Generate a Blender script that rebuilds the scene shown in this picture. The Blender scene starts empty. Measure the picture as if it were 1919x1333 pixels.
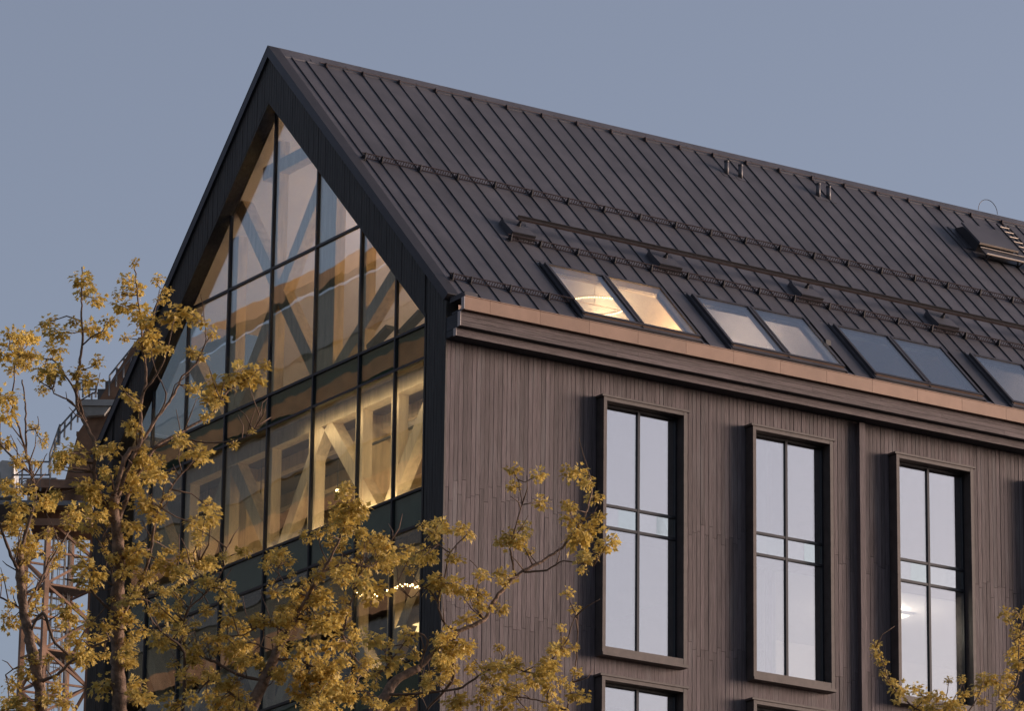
import bpy, bmesh, math, random
from mathutils import Vector, Matrix
scn = bpy.context.scene
COL = scn.collection
R = math.radians
# ------------------------------------------------------------------ camera
PW, PH, FPX = 1919.0, 1333.0, 8899.29
YAW, PITCH, ROLL = R(57.0696), R(16.785), R(0.7188)
CAM = Vector((-52.833, -84.2517, 1.6))
FW = Vector((math.cos(YAW)*math.cos(PITCH), math.sin(YAW)*math.cos(PITCH), math.sin(PITCH)))
_rt = Vector((math.sin(YAW), -math.cos(YAW), 0)); _up = _rt.cross(FW)
RT = _rt*math.cos(ROLL) + _up*math.sin(ROLL)
UP = -_rt*math.sin(ROLL) + _up*math.cos(ROLL)
cd = bpy.data.cameras.new('camera'); cam = bpy.data.objects.new('camera', cd); COL.objects.link(cam)
M = Matrix((RT, UP, -FW)).transposed().to_4x4(); M.translation = CAM
cam.matrix_world = M
cd.sensor_fit = 'HORIZONTAL'; cd.sensor_width = 36.0; cd.lens = FPX/PW*36.0
cd.clip_start = 0.5; cd.clip_end = 4000
scn.camera = cam
# ------------------------------------------------------------------ sky, sun, exposure
SUN_AZ, SUN_EL = R(-23), R(6.0)                 # direction to the low sun, measured from +X towards +Y
world = bpy.data.worlds.new('World'); scn.world = world; world.use_nodes = True
wn = world.node_tree.nodes; wl = world.node_tree.links; wn.clear()
sky = wn.new('ShaderNodeTexSky'); sky.sky_type = 'NISHITA'; sky.sun_disc = False
sky.sun_elevation = SUN_EL; sky.sun_rotation = math.pi/2 - SUN_AZ
sky.air_density = 1.0; sky.dust_density = 3.0; sky.ozone_density = 3.0; sky.altitude = 50
bg = wn.new('ShaderNodeBackground'); wo = wn.new('ShaderNodeOutputWorld')
hs = wn.new('ShaderNodeHueSaturation'); hs.inputs['Saturation'].default_value = 0.56
tint = wn.new('ShaderNodeMix'); tint.data_type = 'RGBA'; tint.blend_type = 'MULTIPLY'; tint.inputs[0].default_value = 1.0
tint.inputs[7].default_value = (1.02, 0.955, 1.0, 1)
wl.new(sky.outputs[0], hs.inputs['Color']); wl.new(hs.outputs[0], tint.inputs[6]); wl.new(tint.outputs[2], bg.inputs['Color'])
bg.inputs['Strength'].default_value = 0.12
wl.new(bg.outputs[0], wo.inputs['Surface'])
sl = bpy.data.lights.new('sun', 'SUN'); sl.energy = 2.6; sl.angle = R(22); sl.color = (1.0, 0.74, 0.60)
so = bpy.data.objects.new('sun', sl); COL.objects.link(so)
so.location = (60, -80, 60)
_d = Vector((math.cos(SUN_AZ)*math.cos(SUN_EL), math.sin(SUN_AZ)*math.cos(SUN_EL), math.sin(SUN_EL)))
so.rotation_euler = _d.to_track_quat('Z', 'Y').to_euler()
vs = scn.view_settings; vs.view_transform = 'Standard'; vs.look = 'None'; vs.gamma = 1; vs.exposure = 1.1
vs.use_curve_mapping = False
scn.cycles.use_denoising = True
scn.cycles.max_bounces = 8; scn.cycles.transparent_max_bounces = 24; scn.cycles.glossy_bounces = 5
scn.cycles.caustics_reflective = False; scn.cycles.caustics_refractive = False
scn.cycles.sample_clamp_indirect = 4.0

# ------------------------------------------------------------------ helpers
def at(px, py, dist):
    """the point of the place seen at a pixel of the photograph, dist metres along the view axis"""
    return CAM + (FW + RT*((px-(PW-1)/2)/FPX) - UP*((py-(PH-1)/2)/FPX))*dist
def at_x(px, py, x):
    d = at(px, py, 1.0)-CAM
    return CAM + d*((x-CAM.x)/d.x)
def seen(p, m=40):
    d = Vector(p)-CAM; w = d.dot(FW)
    u = (PW-1)/2+FPX*d.dot(RT)/w; v = (PH-1)/2-FPX*d.dot(UP)/w
    return -m < u < PW+m and -m < v < PH+m

class MB:
    def __init__(s): s.v = []; s.f = []
    def add(s, vs, fs):
        n = len(s.v); s.v += [tuple(v) for v in vs]; s.f += [tuple(i+n for i in f) for f in fs]; return s
    def box(s, x0, x1, y0, y1, z0, z1):
        return s.add([(x0,y0,z0),(x1,y0,z0),(x1,y1,z0),(x0,y1,z0),(x0,y0,z1),(x1,y0,z1),(x1,y1,z1),(x0,y1,z1)],
                     [(0,3,2,1),(4,5,6,7),(0,1,5,4),(1,2,6,5),(2,3,7,6),(3,0,4,7)])
    def hexa(s, fn, a0, a1, b0, b1, c0, c1):       # a box in some mapped space
        return s.add([fn(*q) for q in ((a0,b0,c0),(a1,b0,c0),(a1,b1,c0),(a0,b1,c0),(a0,b0,c1),(a1,b0,c1),(a1,b1,c1),(a0,b1,c1))],
                     [(0,3,2,1),(4,5,6,7),(0,1,5,4),(1,2,6,5),(2,3,7,6),(3,0,4,7)])
    def prism(s, poly, ext):
        n = len(poly); e = Vector(ext); p = [Vector(q) for q in poly]
        return s.add(p+[q+e for q in p], [tuple(range(n-1,-1,-1)), tuple(range(n,2*n))]+[(i,(i+1)%n,(i+1)%n+n,i+n) for i in range(n)])
    def bar(s, p0, p1, w, h, up=(0,0,1)):          # rectangular bar between two points
        p0, p1 = Vector(p0), Vector(p1); d = (p1-p0).normalized(); u = Vector(up)
        r = d.cross(u)
        if r.length < 1e-4: r = d.cross(Vector((1,0,0)))
        r.normalize(); u = r.cross(d)
        c = [-r*w/2-u*h/2, r*w/2-u*h/2, r*w/2+u*h/2, -r*w/2+u*h/2]
        return s.add([p0+q for q in c]+[p1+q for q in c], [(0,3,2,1),(4,5,6,7),(0,1,5,4),(1,2,6,5),(2,3,7,6),(3,0,4,7)])
    def tube(s, pts, rad, n=6, cap=True):
        pts = [Vector(p) for p in pts]; m = len(pts); k0 = len(s.v)
        if not isinstance(rad, (list, tuple)): rad = [rad]*m
        ref = None
        for i, p in enumerate(pts):
            d = (pts[min(i+1,m-1)]-pts[max(i-1,0)])
            d = d.normalized() if d.length > 1e-9 else Vector((0,0,1))
            if ref is None: ref = d.orthogonal().normalized()
            a = (ref-d*ref.dot(d))
            a = a.normalized() if a.length > 1e-6 else d.orthogonal().normalized()
            ref = a; b = d.cross(a)
            for j in range(n):
                t = 2*math.pi*j/n
                s.v.append(tuple(p+(a*math.cos(t)+b*math.sin(t))*rad[i]))
        for i in range(m-1):
            for j in range(n):
                s.f.append((k0+i*n+j, k0+i*n+(j+1)%n, k0+(i+1)*n+(j+1)%n, k0+(i+1)*n+j))
        if cap:
            s.f.append(tuple(k0+j for j in range(n-1,-1,-1))); s.f.append(tuple(k0+(m-1)*n+j for j in range(n)))
        return s
    def ball(s, c, r, n=8, m=5):
        c = Vector(c); k = len(s.v)
        for i in range(m+1):
            a = math.pi*i/m
            for j in range(n):
                b = 2*math.pi*j/n
                s.v.append(tuple(c+Vector((math.sin(a)*math.cos(b), math.sin(a)*math.sin(b), math.cos(a)))*r))
        for i in range(m):
            for j in range(n):
                s.f.append((k+i*n+j, k+(i+1)*n+j, k+(i+1)*n+(j+1)%n, k+i*n+(j+1)%n))
        return s
    def mesh(s, name, mat, smooth=False):
        me = bpy.data.meshes.new(name); me.from_pydata(s.v, [], s.f)
        me.materials.append(mat)
        bm = bmesh.new(); bm.from_mesh(me); bmesh.ops.recalc_face_normals(bm, faces=bm.faces); bm.to_mesh(me); bm.free()
        if smooth:
            me.polygons.foreach_set('use_smooth', [True]*len(me.polygons))
        return me
    def build(s, name, mat, parent=None, smooth=False, kind=None):
        return link(name, s.mesh(name, mat, smooth), parent, kind)
def link(name, data, parent=None, kind=None):
    o = bpy.data.objects.new(name, data); COL.objects.link(o)
    if parent is not None:
        o.parent = parent
        if any(abs(c) > 1e-9 for c in parent.location): o.matrix_parent_inverse = Matrix.Translation(-Vector(parent.location))
    if kind: o['kind'] = kind
    return o
def tag(o, label, cat, group=None):
    o['label'] = label; o['category'] = cat
    if group: o['group'] = group
    return o
def thing(name, label, cat, loc=(0,0,0), group=None):
    o = bpy.data.objects.new(name, None); COL.objects.link(o); o.location = loc; o.empty_display_size = .3
    return tag(o, label, cat, group)

# ------------------------------------------------------------------ materials
def new_mat(name):
    m = bpy.data.materials.new(name); m.use_nodes = True
    nt = m.node_tree; nt.nodes.clear()
    out = nt.nodes.new('ShaderNodeOutputMaterial')
    return m, nt.nodes, nt.links, out
def mat(name, col, rough=.6, metal=0.0, var=.25, scale=2.0, stretch=(1,1,1), bump=0.0, bscale=None, rnd=0.0, col2=None, spec=.5, stain=None, sscale=(1,1,1)):
    """principled surface whose colour wanders between two tones, with a fine relief"""
    m, n, l, out = new_mat(name)
    p = n.new('ShaderNodeBsdfPrincipled'); l.new(p.outputs[0], out.inputs[0])
    p.inputs['Roughness'].default_value = rough; p.inputs['Metallic'].default_value = metal
    p.inputs['Specular IOR Level'].default_value = spec
    g = n.new('ShaderNodeNewGeometry'); mp = n.new('ShaderNodeMapping'); mp.inputs['Scale'].default_value = stretch
    l.new(g.outputs['Position'], mp.inputs[0])
    oi = n.new('ShaderNodeObjectInfo')
    ml = n.new('ShaderNodeMath'); ml.operation = 'MULTIPLY'; ml.inputs[1].default_value = 37.0; l.new(oi.outputs['Random'], ml.inputs[0])
    if rnd > 0: l.new(ml.outputs[0], mp.inputs['Location'])
    t = n.new('ShaderNodeTexNoise'); t.inputs['Scale'].default_value = scale; t.inputs['Detail'].default_value = 6; t.inputs['Roughness'].default_value = .6
    l.new(mp.outputs[0], t.inputs['Vector'])
    rp = n.new('ShaderNodeMapRange'); rp.inputs[1].default_value = .3; rp.inputs[2].default_value = .7
    l.new(t.outputs[0], rp.inputs[0])
    mx = n.new('ShaderNodeMix'); mx.data_type = 'RGBA'
    c2 = col2 or tuple(c*(1+var*1.6) for c in col); c1 = col if col2 else tuple(c*(1-var) for c in col)
    mx.inputs[6].default_value = (*c1, 1); mx.inputs[7].default_value = (*c2, 1); l.new(rp.outputs[0], mx.inputs[0])
    last = mx.outputs[2]
    if rnd > 0:
        hv = n.new('ShaderNodeHueSaturation'); l.new(last, hv.inputs['Color'])
        mr = n.new('ShaderNodeMapRange'); mr.inputs[3].default_value = 1-rnd; mr.inputs[4].default_value = 1+rnd
        l.new(oi.outputs['Random'], mr.inputs[0]); l.new(mr.outputs[0], hv.inputs['Value']); last = hv.outputs[0]
    if stain:                                   # weathered or tarnished patches
        m2 = n.new('ShaderNodeMapping'); m2.inputs['Scale'].default_value = sscale; l.new(g.outputs['Position'], m2.inputs[0])
        t3 = n.new('ShaderNodeTexNoise'); t3.inputs['Scale'].default_value = 1.0; t3.inputs['Detail'].default_value = 5; l.new(m2.outputs[0], t3.inputs['Vector'])
        r3 = n.new('ShaderNodeMapRange'); r3.inputs[1].default_value = .52; r3.inputs[2].default_value = .78; r3.inputs[4].default_value = .75; l.new(t3.outputs[0], r3.inputs[0])
        mx3 = n.new('ShaderNodeMix'); mx3.data_type = 'RGBA'; l.new(r3.outputs[0], mx3.inputs[0]); l.new(last, mx3.inputs[6]); mx3.inputs[7].default_value = (*stain, 1); last = mx3.outputs[2]
    l.new(last, p.inputs['Base Color'])
    if bump > 0:
        b = n.new('ShaderNodeBump'); b.inputs['Strength'].default_value = bump; b.inputs['Distance'].default_value = .02
        t2 = n.new('ShaderNodeTexNoise'); t2.inputs['Scale'].default_value = bscale or scale*3; t2.inputs['Detail'].default_value = 4
        l.new(mp.outputs[0], t2.inputs['Vector']); l.new(t2.outputs[0], b.inputs['Height']); l.new(b.outputs[0], p.inputs['Normal'])
    return m
def glow(name, col, strength):
    m, n, l, out = new_mat(name); e = n.new('ShaderNodeEmission'); e.inputs[0].default_value = (*col, 1); e.inputs[1].default_value = strength
    l.new(e.outputs[0], out.inputs[0]); return m
def glass(name, tint=(.75,.8,.8), base=.1, wav=.0, wscale=1.0, stretch=(1,1,1), edge=.9, gtint=(1,1,1)):
    """coated pane: mirrors part of what stands before it, lets the rest through"""
    m, n, l, out = new_mat(name)
    tr = n.new('ShaderNodeBsdfTransparent'); tr.inputs[0].default_value = (*tint, 1)
    gl = n.new('ShaderNodeBsdfGlossy'); gl.inputs['Roughness'].default_value = 0.0; gl.inputs[0].default_value = (*gtint, 1)
    fr = n.new('ShaderNodeLayerWeight'); fr.inputs[0].default_value = .5
    pw = n.new('ShaderNodeMath'); pw.operation = 'POWER'; pw.inputs[1].default_value = 4.0; l.new(fr.outputs['Facing'], pw.inputs[0])
    mr = n.new('ShaderNodeMapRange'); mr.inputs[3].default_value = base; mr.inputs[4].default_value = edge
    l.new(pw.outputs[0], mr.inputs[0])
    mx = n.new('ShaderNodeMixShader'); l.new(mr.outputs[0], mx.inputs[0]); l.new(tr.outputs[0], mx.inputs[1]); l.new(gl.outputs[0], mx.inputs[2])
    l.new(mx.outputs[0], out.inputs[0])
    if wav > 0:
        g = n.new('ShaderNodeNewGeometry'); oi = n.new('ShaderNodeObjectInfo')
        ml = n.new('ShaderNodeMath'); ml.operation = 'MULTIPLY'; ml.inputs[1].default_value = 53.0; l.new(oi.outputs['Random'], ml.inputs[0])
        mp = n.new('ShaderNodeMapping'); mp.inputs['Scale'].default_value = stretch
        l.new(g.outputs['Position'], mp.inputs[0]); l.new(ml.outputs[0], mp.inputs['Location'])
        t = n.new('ShaderNodeTexNoise'); t.inputs['Scale'].default_value = wscale; t.inputs['Detail'].default_value = 2.5; t.inputs['Roughness'].default_value = .45
        l.new(mp.outputs[0], t.inputs['Vector'])
        b = n.new('ShaderNodeBump'); b.inputs['Strength'].default_value = 1.0; b.inputs['Distance'].default_value = wav
        l.new(t.outputs[0], b.inputs['Height']); l.new(b.outputs[0], gl.inputs['Normal'])
    return m

M_PLANK = mat('weathered_plank', (.095,.076,.079), .78, var=.27, scale=1.0, stretch=(26,26,1.6), bump=.5, bscale=3.0, rnd=.26, stain=(.165,.155,.16), sscale=(5,5,.45))
M_BOARD = mat('weathered_board', (.102,.082,.084), .78, var=.34, scale=1.0, stretch=(1.6,26,26), bump=.5, bscale=3.0, rnd=.14)
M_BLACK = mat('black_stained_wood', (.046,.043,.040), .7, var=.3, scale=1.0, stretch=(16,16,1.2), bump=.4)
M_TRIM = mat('dark_window_casing', (.076,.061,.056), .6, var=.2, scale=4, bump=.1)
M_METAL = mat('graphite_roof_sheet', (.082,.079,.088), .52, metal=.3, var=.22, scale=.9, stretch=(1,.6,.6), bump=.22, bscale=1.1, rnd=.09, stain=(.062,.06,.07), sscale=(.5,1.3,1.3))
M_SEAM = mat('seam_metal', (.032,.030,.034), .5, metal=.3, var=.1)
M_VERGE = mat('verge_metal', (.036,.036,.045), .5, metal=.3, var=.12)
M_FRAME = mat('dark_aluminium', (.030,.031,.036), .4, metal=.4, var=.1)
M_SKYF = mat('skylight_frame_metal', (.050,.046,.050), .45, metal=.3, var=.1)
M_COPPER = mat('dull_copper_sheet', (.215,.138,.098), .5, metal=.25, var=.10, scale=1.4, bump=.3, bscale=1.6, rnd=.09, stain=(.20,.125,.085), sscale=(2.2,2.2,1.0))
M_ENDTRIM = mat('pale_end_trim', (.45,.38,.35), .5, var=.1)
M_RAIL = mat('snow_guard_metal', (.062,.045,.045), .5, metal=.4, var=.2)
M_STEEL = mat('bright_steel', (.55,.47,.40), .35, metal=.7, var=.1)
M_GLULAM = mat('glulam_timber', (.56,.45,.30), .6, var=.18, scale=1.0, stretch=(9,9,1.3), bump=.1, rnd=.05)
M_PLASTER = mat('cream_plaster', (.62,.575,.53), .9, var=.04)
M_WHITE = mat('white_lining', (.62,.62,.62), .8, var=.04)
M_SOFFIT = mat('brown_ceiling', (.16,.12,.08), .9, var=.2, scale=.8)
M_DUCT = mat('painted_duct', (.55,.47,.36), .5, var=.05)
M_FLOOR = mat('timber_floor', (.22,.15,.09), .5, var=.2)
M_DARKIN = mat('dark_interior', (.06,.06,.065), .9, var=.2)
M_PANEL = mat('black_panel', (.02,.02,.022), .5, var=.1)
M_GLASS = glass('gable_glass', (.84,.88,.87), base=.135, wav=.0055, wscale=.42, stretch=(1,.8,1.8))
M_SPAN = mat('spandrel_back_panel', (.105,.135,.115), .6, var=.25, scale=.7)
M_SPANG = glass('spandrel_glass', (.7,.8,.76), base=.07, wav=.007, wscale=.5, stretch=(1,.8,1.2))
M_WGLASS = glass('mirror_glass', (.80,.82,.82), base=.46, wav=.0014, wscale=.5, edge=.97, gtint=(1,.955,.955))
M_WSPAN = glass('mirror_spandrel_glass', (.80,.84,.82), base=.52, wav=.0014, wscale=.5, edge=.97, gtint=(.94,.98,.95))
M_SGLASS = glass('skylight_glass', (.82,.84,.84), base=.21, wav=.00015, wscale=.6)
M_BULB = glow('warm_bulb', (1.0,.62,.25), 14)
M_SHADE = glow('lampshade_glow', (1.0,.66,.30), 1.25)
M_BEAD = glow('bead_glow', (1.0,.72,.36), 6)
M_CEILLIGHT = glow('ceiling_light_glow', (1.0,.86,.62), 2.2)
M_BARK = mat('rough_bark', (.15,.10,.07), .9, var=.5, scale=14, bump=.9, bscale=30)
M_BARKD = mat('thin_twig_bark', (.12,.08,.056), .9, var=.4, scale=10, bump=.5)
M_ORANGE = mat('orange_crane_paint', (.21,.118,.072), .7, var=.5, scale=1.2)
M_CGREY = mat('grey_crane_steel', (.16,.165,.17), .6, var=.2)
M_CONC = mat('cast_concrete', (.33,.32,.30), .9, var=.2, scale=1.5, bump=.2)
M_CAB = mat('white_cab_paint', (.55,.56,.55), .5, var=.12, scale=2)
M_GROUND = mat('asphalt', (.05,.05,.052), .9, var=.2, scale=.6)
M_NWALL = mat('darkened_render', (.034,.042,.041), .9, var=.1)  # shade put into the wall colour, keeps the block's mirror image dark
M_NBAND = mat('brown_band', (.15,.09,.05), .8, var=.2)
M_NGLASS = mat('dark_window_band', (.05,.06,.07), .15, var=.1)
M_CURTAIN = mat('pale_curtain', (.62,.62,.66), .9, var=.05)
def leaf_mat(name, c1, c2):
    m, n, l, out = new_mat(name)
    oi = n.new('ShaderNodeObjectInfo'); g = n.new('ShaderNodeNewGeometry')
    t = n.new('ShaderNodeTexNoise'); t.inputs['Scale'].default_value = 9; t.inputs['Detail'].default_value = 3; l.new(g.outputs['Position'], t.inputs['Vector'])
    ad = n.new('ShaderNodeMath'); ad.operation = 'ADD'; l.new(oi.outputs['Random'], ad.inputs[0]); l.new(t.outputs[0], ad.inputs[1])
    mr = n.new('ShaderNodeMapRange'); mr.inputs[1].default_value = .35; mr.inputs[2].default_value = 1.4; l.new(ad.outputs[0], mr.inputs[0])
    mx = n.new('ShaderNodeMix'); mx.data_type = 'RGBA'; mx.inputs[6].default_value = (*c1,1); mx.inputs[7].default_value = (*c2,1); l.new(mr.outputs[0], mx.inputs[0])
    d = n.new('ShaderNodeBsdfPrincipled'); d.inputs['Roughness'].default_value = .55; l.new(mx.outputs[2], d.inputs['Base Color'])
    tl = n.new('ShaderNodeBsdfTranslucent'); l.new(mx.outputs[2], tl.inputs[0])
    ms = n.new('ShaderNodeMixShader'); ms.inputs[0].default_value = .45; l.new(d.outputs[0], ms.inputs[1]); l.new(tl.outputs[0], ms.inputs[2])
    l.new(ms.outputs[0], out.inputs[0]); return m
M_LEAF = leaf_mat('young_maple_leaf', (.42,.30,.068), (.70,.53,.15))  # warm lamplight from below is mixed into this leaf colour

# ------------------------------------------------------------------ ground
o = MB().add([(-1500,-1500,0),(1500,-1500,0),(1500,1500,0),(-1500,1500,0)], [(0,1,2,3)]).build('ground', M_GROUND); o['kind'] = 'structure'

# ================================================================== THE DARK TIMBER BUILDING
YR, H, SL = 8.086, 41.228, 1.00824
LX = 26.0                                   # length built along the street
WB = 2*YR                                   # gable width
ANG = math.atan(SL); CA, SA = math.cos(ANG), math.sin(ANG)
YE, ZE = -0.2, H-SL*(YR+0.2)
SLEN = (YR-YE)/CA                           # slope length
def south(x, s, h): return Vector((x, YE+s*CA-h*SA, ZE+s*SA+h*CA))
def north(x, s, h): v = south(x, s, h); return Vector((v.x, WB-v.y, v.z))
bld = thing('timber_building', 'dark timber clad gabled building with black seamed roof and glazed gable end', 'building')
part = lambda mb, name, m, parent=bld, **k: mb.build(name, m, parent, **k)
FLOORS = [(32.03,32.55),(28.22,28.80),(24.42,25.0),(20.6,21.2)]
SKY0, SKYP, SKYW = 3.66, 4.09, 3.09
skx = [SKY0+SKYP*k for k in range(5)]
S0, S1 = (.10-YE)/CA, (1.575-YE)/CA           # skylight opening along the slope
def slab(mb, us, vs, hole, fn, c0, c1):
    """a slab with openings: cells of a grid, side faces only where a neighbour is missing"""
    nu, nv = len(us)-1, len(vs)-1
    solid = lambda i, j: 0 <= i < nu and 0 <= j < nv and not hole(.5*(us[i]+us[i+1]), .5*(vs[j]+vs[j+1]))
    for i in range(nu):
        for j in range(nv):
            if not solid(i, j): continue
            a0, a1, b0, b1 = us[i], us[i+1], vs[j], vs[j+1]
            P = [fn(*q) for q in ((a0,b0,c0),(a1,b0,c0),(a1,b1,c0),(a0,b1,c0),(a0,b0,c1),(a1,b0,c1),(a1,b1,c1),(a0,b1,c1))]
            F = [(0,3,2,1),(4,5,6,7)]
            if not solid(i, j-1): F.append((0,1,5,4))
            if not solid(i+1, j): F.append((1,2,6,5))
            if not solid(i, j+1): F.append((2,3,7,6))
            if not solid(i-1, j): F.append((3,0,4,7))
            mb.add(P, F)
    return mb
xs = sorted([0.34, LX]+[x for k in skx for x in (k, k+SKYW)])
shole = lambda x, s: S0 < s < S1 and any(k < x < k+SKYW for k in skx)
roof = part(slab(MB(), xs, [0.02, S0, S1, SLEN-.05], shole, south, -.10, -.03), 'roof', M_VERGE)
part(slab(MB(), xs, [0.55, S0+.5, S1, SLEN-.30], lambda x, s: s < S1 and any(k < x < k+SKYW for k in skx), south, -.14, -.105), 'attic_ceiling', M_PLASTER)
NX0, NX1, NS0, NS1 = .75, 3.3, .9, 4.3
nxs = sorted(xs+[NX0, NX1]); nhole = lambda x, s: shole(x, s) or (NX0 < x < NX1 and NS0 < s < NS1)
nroof = part(slab(MB(), nxs, sorted([0.02, S0, S1, NS0, NS1, SLEN-.05]), nhole, north, -.10, -.03), 'roof', M_VERGE)
part(slab(MB(), nxs, sorted([0.55, S0+.5, S1, NS0, NS1, SLEN-.30]), lambda x, s: nhole(x, max(s, S0+.01)) , north, -.14, -.105), 'attic_ceiling', M_PLASTER)
# standing seam sheets, one pan at a time
seams = [.22,.46,.86]+[1.38+.5155*k for k in range(48)]
seams = [s for s in seams if s < LX-.1]
def spans(xa, xb):
    xm = .5*(xa+xb)
    over = max([min(xb, k+SKYW+.06)-max(xa, k-.06) for k in skx])
    return [(.0, S0-.12), (S1+.10, SLEN-.06)] if over > .12 else [(.0, SLEN-.06)]
rng = random.Random(4)
for a, b in zip(seams, seams[1:]+[LX]):
    for s0, s1 in spans(a, b):
        aa, bb = a+.006, b-.006
        if s1 < 1 or s0 > 1:                     # trim at skylight sides
            pass
        mb = MB(); t = rng.uniform(.0, .004)
        mb.hexa(south, aa, bb, s0, s1, -.028, .002+t)
        part(mb, 'roof_panel', M_METAL, roof)
for a in seams:
    inside = any(k-.04 < a < k+SKYW+.04 for k in skx)
    for s0, s1 in ([(.0, S0-.12), (S1+.16, SLEN-.05)] if inside else [(.0, SLEN-.05)]):
        part(MB().hexa(south, a-.007, a+.007, s0, s1, -.02, .026), 'standing_seam', M_SEAM, roof)
# cross joint in the sheets above each skylight row and short lap joints
for k in skx:
    part(MB().hexa(south, k-.28, k+SKYW+.28, S1+.30, S1+.315, .0, .012), 'lap_joint', M_SEAM, roof)
mb = MB()
mb.prism([Vector((.2, YR-.26, H-SL*.26+.03)), Vector((.2, YR, H+.055)), Vector((.2, YR+.26, H-SL*.26+.03)), Vector((.2, YR+.26, H-SL*.26)), Vector((.2, YR, H)), Vector((.2, YR-.26, H-SL*.26))], (LX-.2, 0, 0))
part(mb, 'ridge_cap', M_METAL, roof)
for k in range(0, 26):
    part(MB().hexa(south, 1.0+k*1.0, 1.03+k*1.0, SLEN-.30, SLEN-.07, .0, .03), 'ridge_clip', M_SEAM, roof)

# ---- gable end: black planks, verge, glazing
OFF = 1.31                                   # opening apex below the ridge, measured straight down
YO = .86
def rake(y): return H-.03-SL*abs(y-YR)        # under the verge
def inner(y): return H-OFF-SL*.985*abs(y-YR)
gw = part(MB().prism([(.03,0.02,0.),(.03,YO,0.),(.03,YO,inner(YO)),(.03,YR,inner(YR)),(.03,WB-YO,inner(YO)),(.03,WB-YO,0.),(.03,WB-.02,0.),(.03,WB-.02,rake(0)),(.03,YR,rake(YR)),(.03,.02,rake(0))], (.30,0,0)), 'gable_wall', M_BLACK)
mb = MB(); w = .112; y = 0.0
while y < WB-.02:
    y1 = min(y+w-.009, WB)
    top = [rake(y), rake(y1)]
    if y1 <= YO or y >= WB-YO: bot = [8., 8.]
    else: bot = [inner(y)+.002, inner(y1)+.002]
    if y < YO < y1 or y < WB-YO < y1: y += w; continue
    e = rng.uniform(0, .006)
    mb.prism([(0.03,y,bot[0]),(.03,y1,bot[1]),(.03,y1,top[1]),(.03,y,top[0])], (-.03-e,0,0)); y += w
part(mb, 'plank', M_BLACK, gw, kind='stuff')
# reveal boards round the glazed opening
mb = MB()
for sgn in (1, -1):
    yy = lambda y: y if sgn == 1 else WB-y
    mb.prism([(0.0,yy(YO-.03),0.),(0.0,yy(YO+.03),0.),(0.0,yy(YO+.03),inner(YO)-.03),(0.0,yy(YO-.03),inner(YO))], (.36,0,0))
    mb.prism([(0.0,yy(YO-.0),inner(YO)+.0),(0.0,yy(YR),inner(YR)),(0.0,yy(YR),inner(YR)-.09),(0.0,yy(YO-.0),inner(YO)-.09)], (.36,0,0))
part(mb, 'opening_lining', M_BLACK, gw)
for f in (lambda y: y, lambda y: WB-y):
    top = lambda y: H+.04-SL*abs(y-YR)
    mb = MB()
    ye = -.17
    mb.prism([(-.07,f(ye),top(ye)),(-.07,f(YR),top(YR)),(-.07,f(YR),top(YR)-.275),(-.07,f(.0),top(.0)-.275)], (.30,0,0))
    part(mb, 'verge_flashing', M_VERGE, gw)
    part(MB().prism([(-.075,f(ye),top(ye)+.012),(-.075,f(YR),top(YR)+.012),(-.075,f(YR),top(YR)),(-.075,f(ye),top(ye))], (.305,0,0)), 'verge_cap', M_SEAM, gw)
# curtain wall
GX = .30
ML = [1.0-2.0, 2.592, 4.151, 6.183, 8.229, 10.263, 12.207, 13.85]
TR = [35.785, 32.675, 31.905, 28.916, 28.095, 25.12, 24.30, 21.3, 20.5]
def bound(y): return inner(y)-.09 if y > YO-.001 and y < WB-YO+.001 else 0
cw = part(MB().box(GX-.03, GX+.10, YO+.03, YO+.075, 8, inner(YO)-.06).box(GX-.03, GX+.10, WB-YO-.075, WB-YO-.03, 8, inner(YO)-.06), 'glazed_gable', M_FRAME)
for y in ML[1:]:
    part(MB().box(GX-.025, GX+.055, y-.028, y+.028, 8, bound(y)), 'mullion', M_FRAME, cw)
YS = [YO+.075]+ML[1:]+[WB-YO-.075]
for z in TR:
    if z > inner(YO): dy = (H-OFF-.09-z)/(SL*.985); ya, yb = YR-dy, YR+dy
    else: ya, yb = YO+.075, WB-YO-.075
    part(MB().box(GX-.020, GX+.05, ya, yb, z-.030, z+.030), 'transom', M_FRAME, cw)
def clip(poly, keep):                         # Sutherland-Hodgman against keep(y, z) >= 0 (linear)
    outp = []
    for i, p in enumerate(poly):
        q = poly[(i+1) % len(poly)]; a, b = keep(*p), keep(*q)
        if a >= 0: outp.append(p)
        if (a >= 0) != (b >= 0):
            t = a/(a-b); outp.append((p[0]+(q[0]-p[0])*t, p[1]+(q[1]-p[1])*t))
    return outp
zs = [45.]+TR+[17.]
SP = {(32.675,31.905),(28.916,28.095),(25.12,24.30),(21.3,20.5)}
k = SL*.985
for zt, zb in zip(zs, zs[1:]):
    for y0, y1 in zip(YS, YS[1:]):
        poly = [(y0,zb),(y1,zb),(y1,zt),(y0,zt)]
        poly = clip(poly, lambda y, z: (H-OFF-.09-k*(YR-y))-z)
        poly = clip(poly, lambda y, z: (H-OFF-.09-k*(y-YR))-z) if poly else poly
        if len(poly) < 3: continue
        sp = (zt, zb) in SP
        tx = GX+.02; dx = rng.uniform(-.004, .004); dt = rng.uniform(-.003, .003)
        pts = [(tx+dx*(p[0]-y0)/2+dt*(p[1]-zb)/2, p[0], p[1]) for p in poly]
        part(MB().prism(pts, (.018,0,0)), 'spandrel_pane' if sp else 'pane', M_SPANG if sp else M_GLASS, cw)
        if sp: part(MB().prism([(GX+.10, p[0], p[1]) for p in poly], (.04,0,0)), 'spandrel_panel', M_SPAN, cw)

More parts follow.
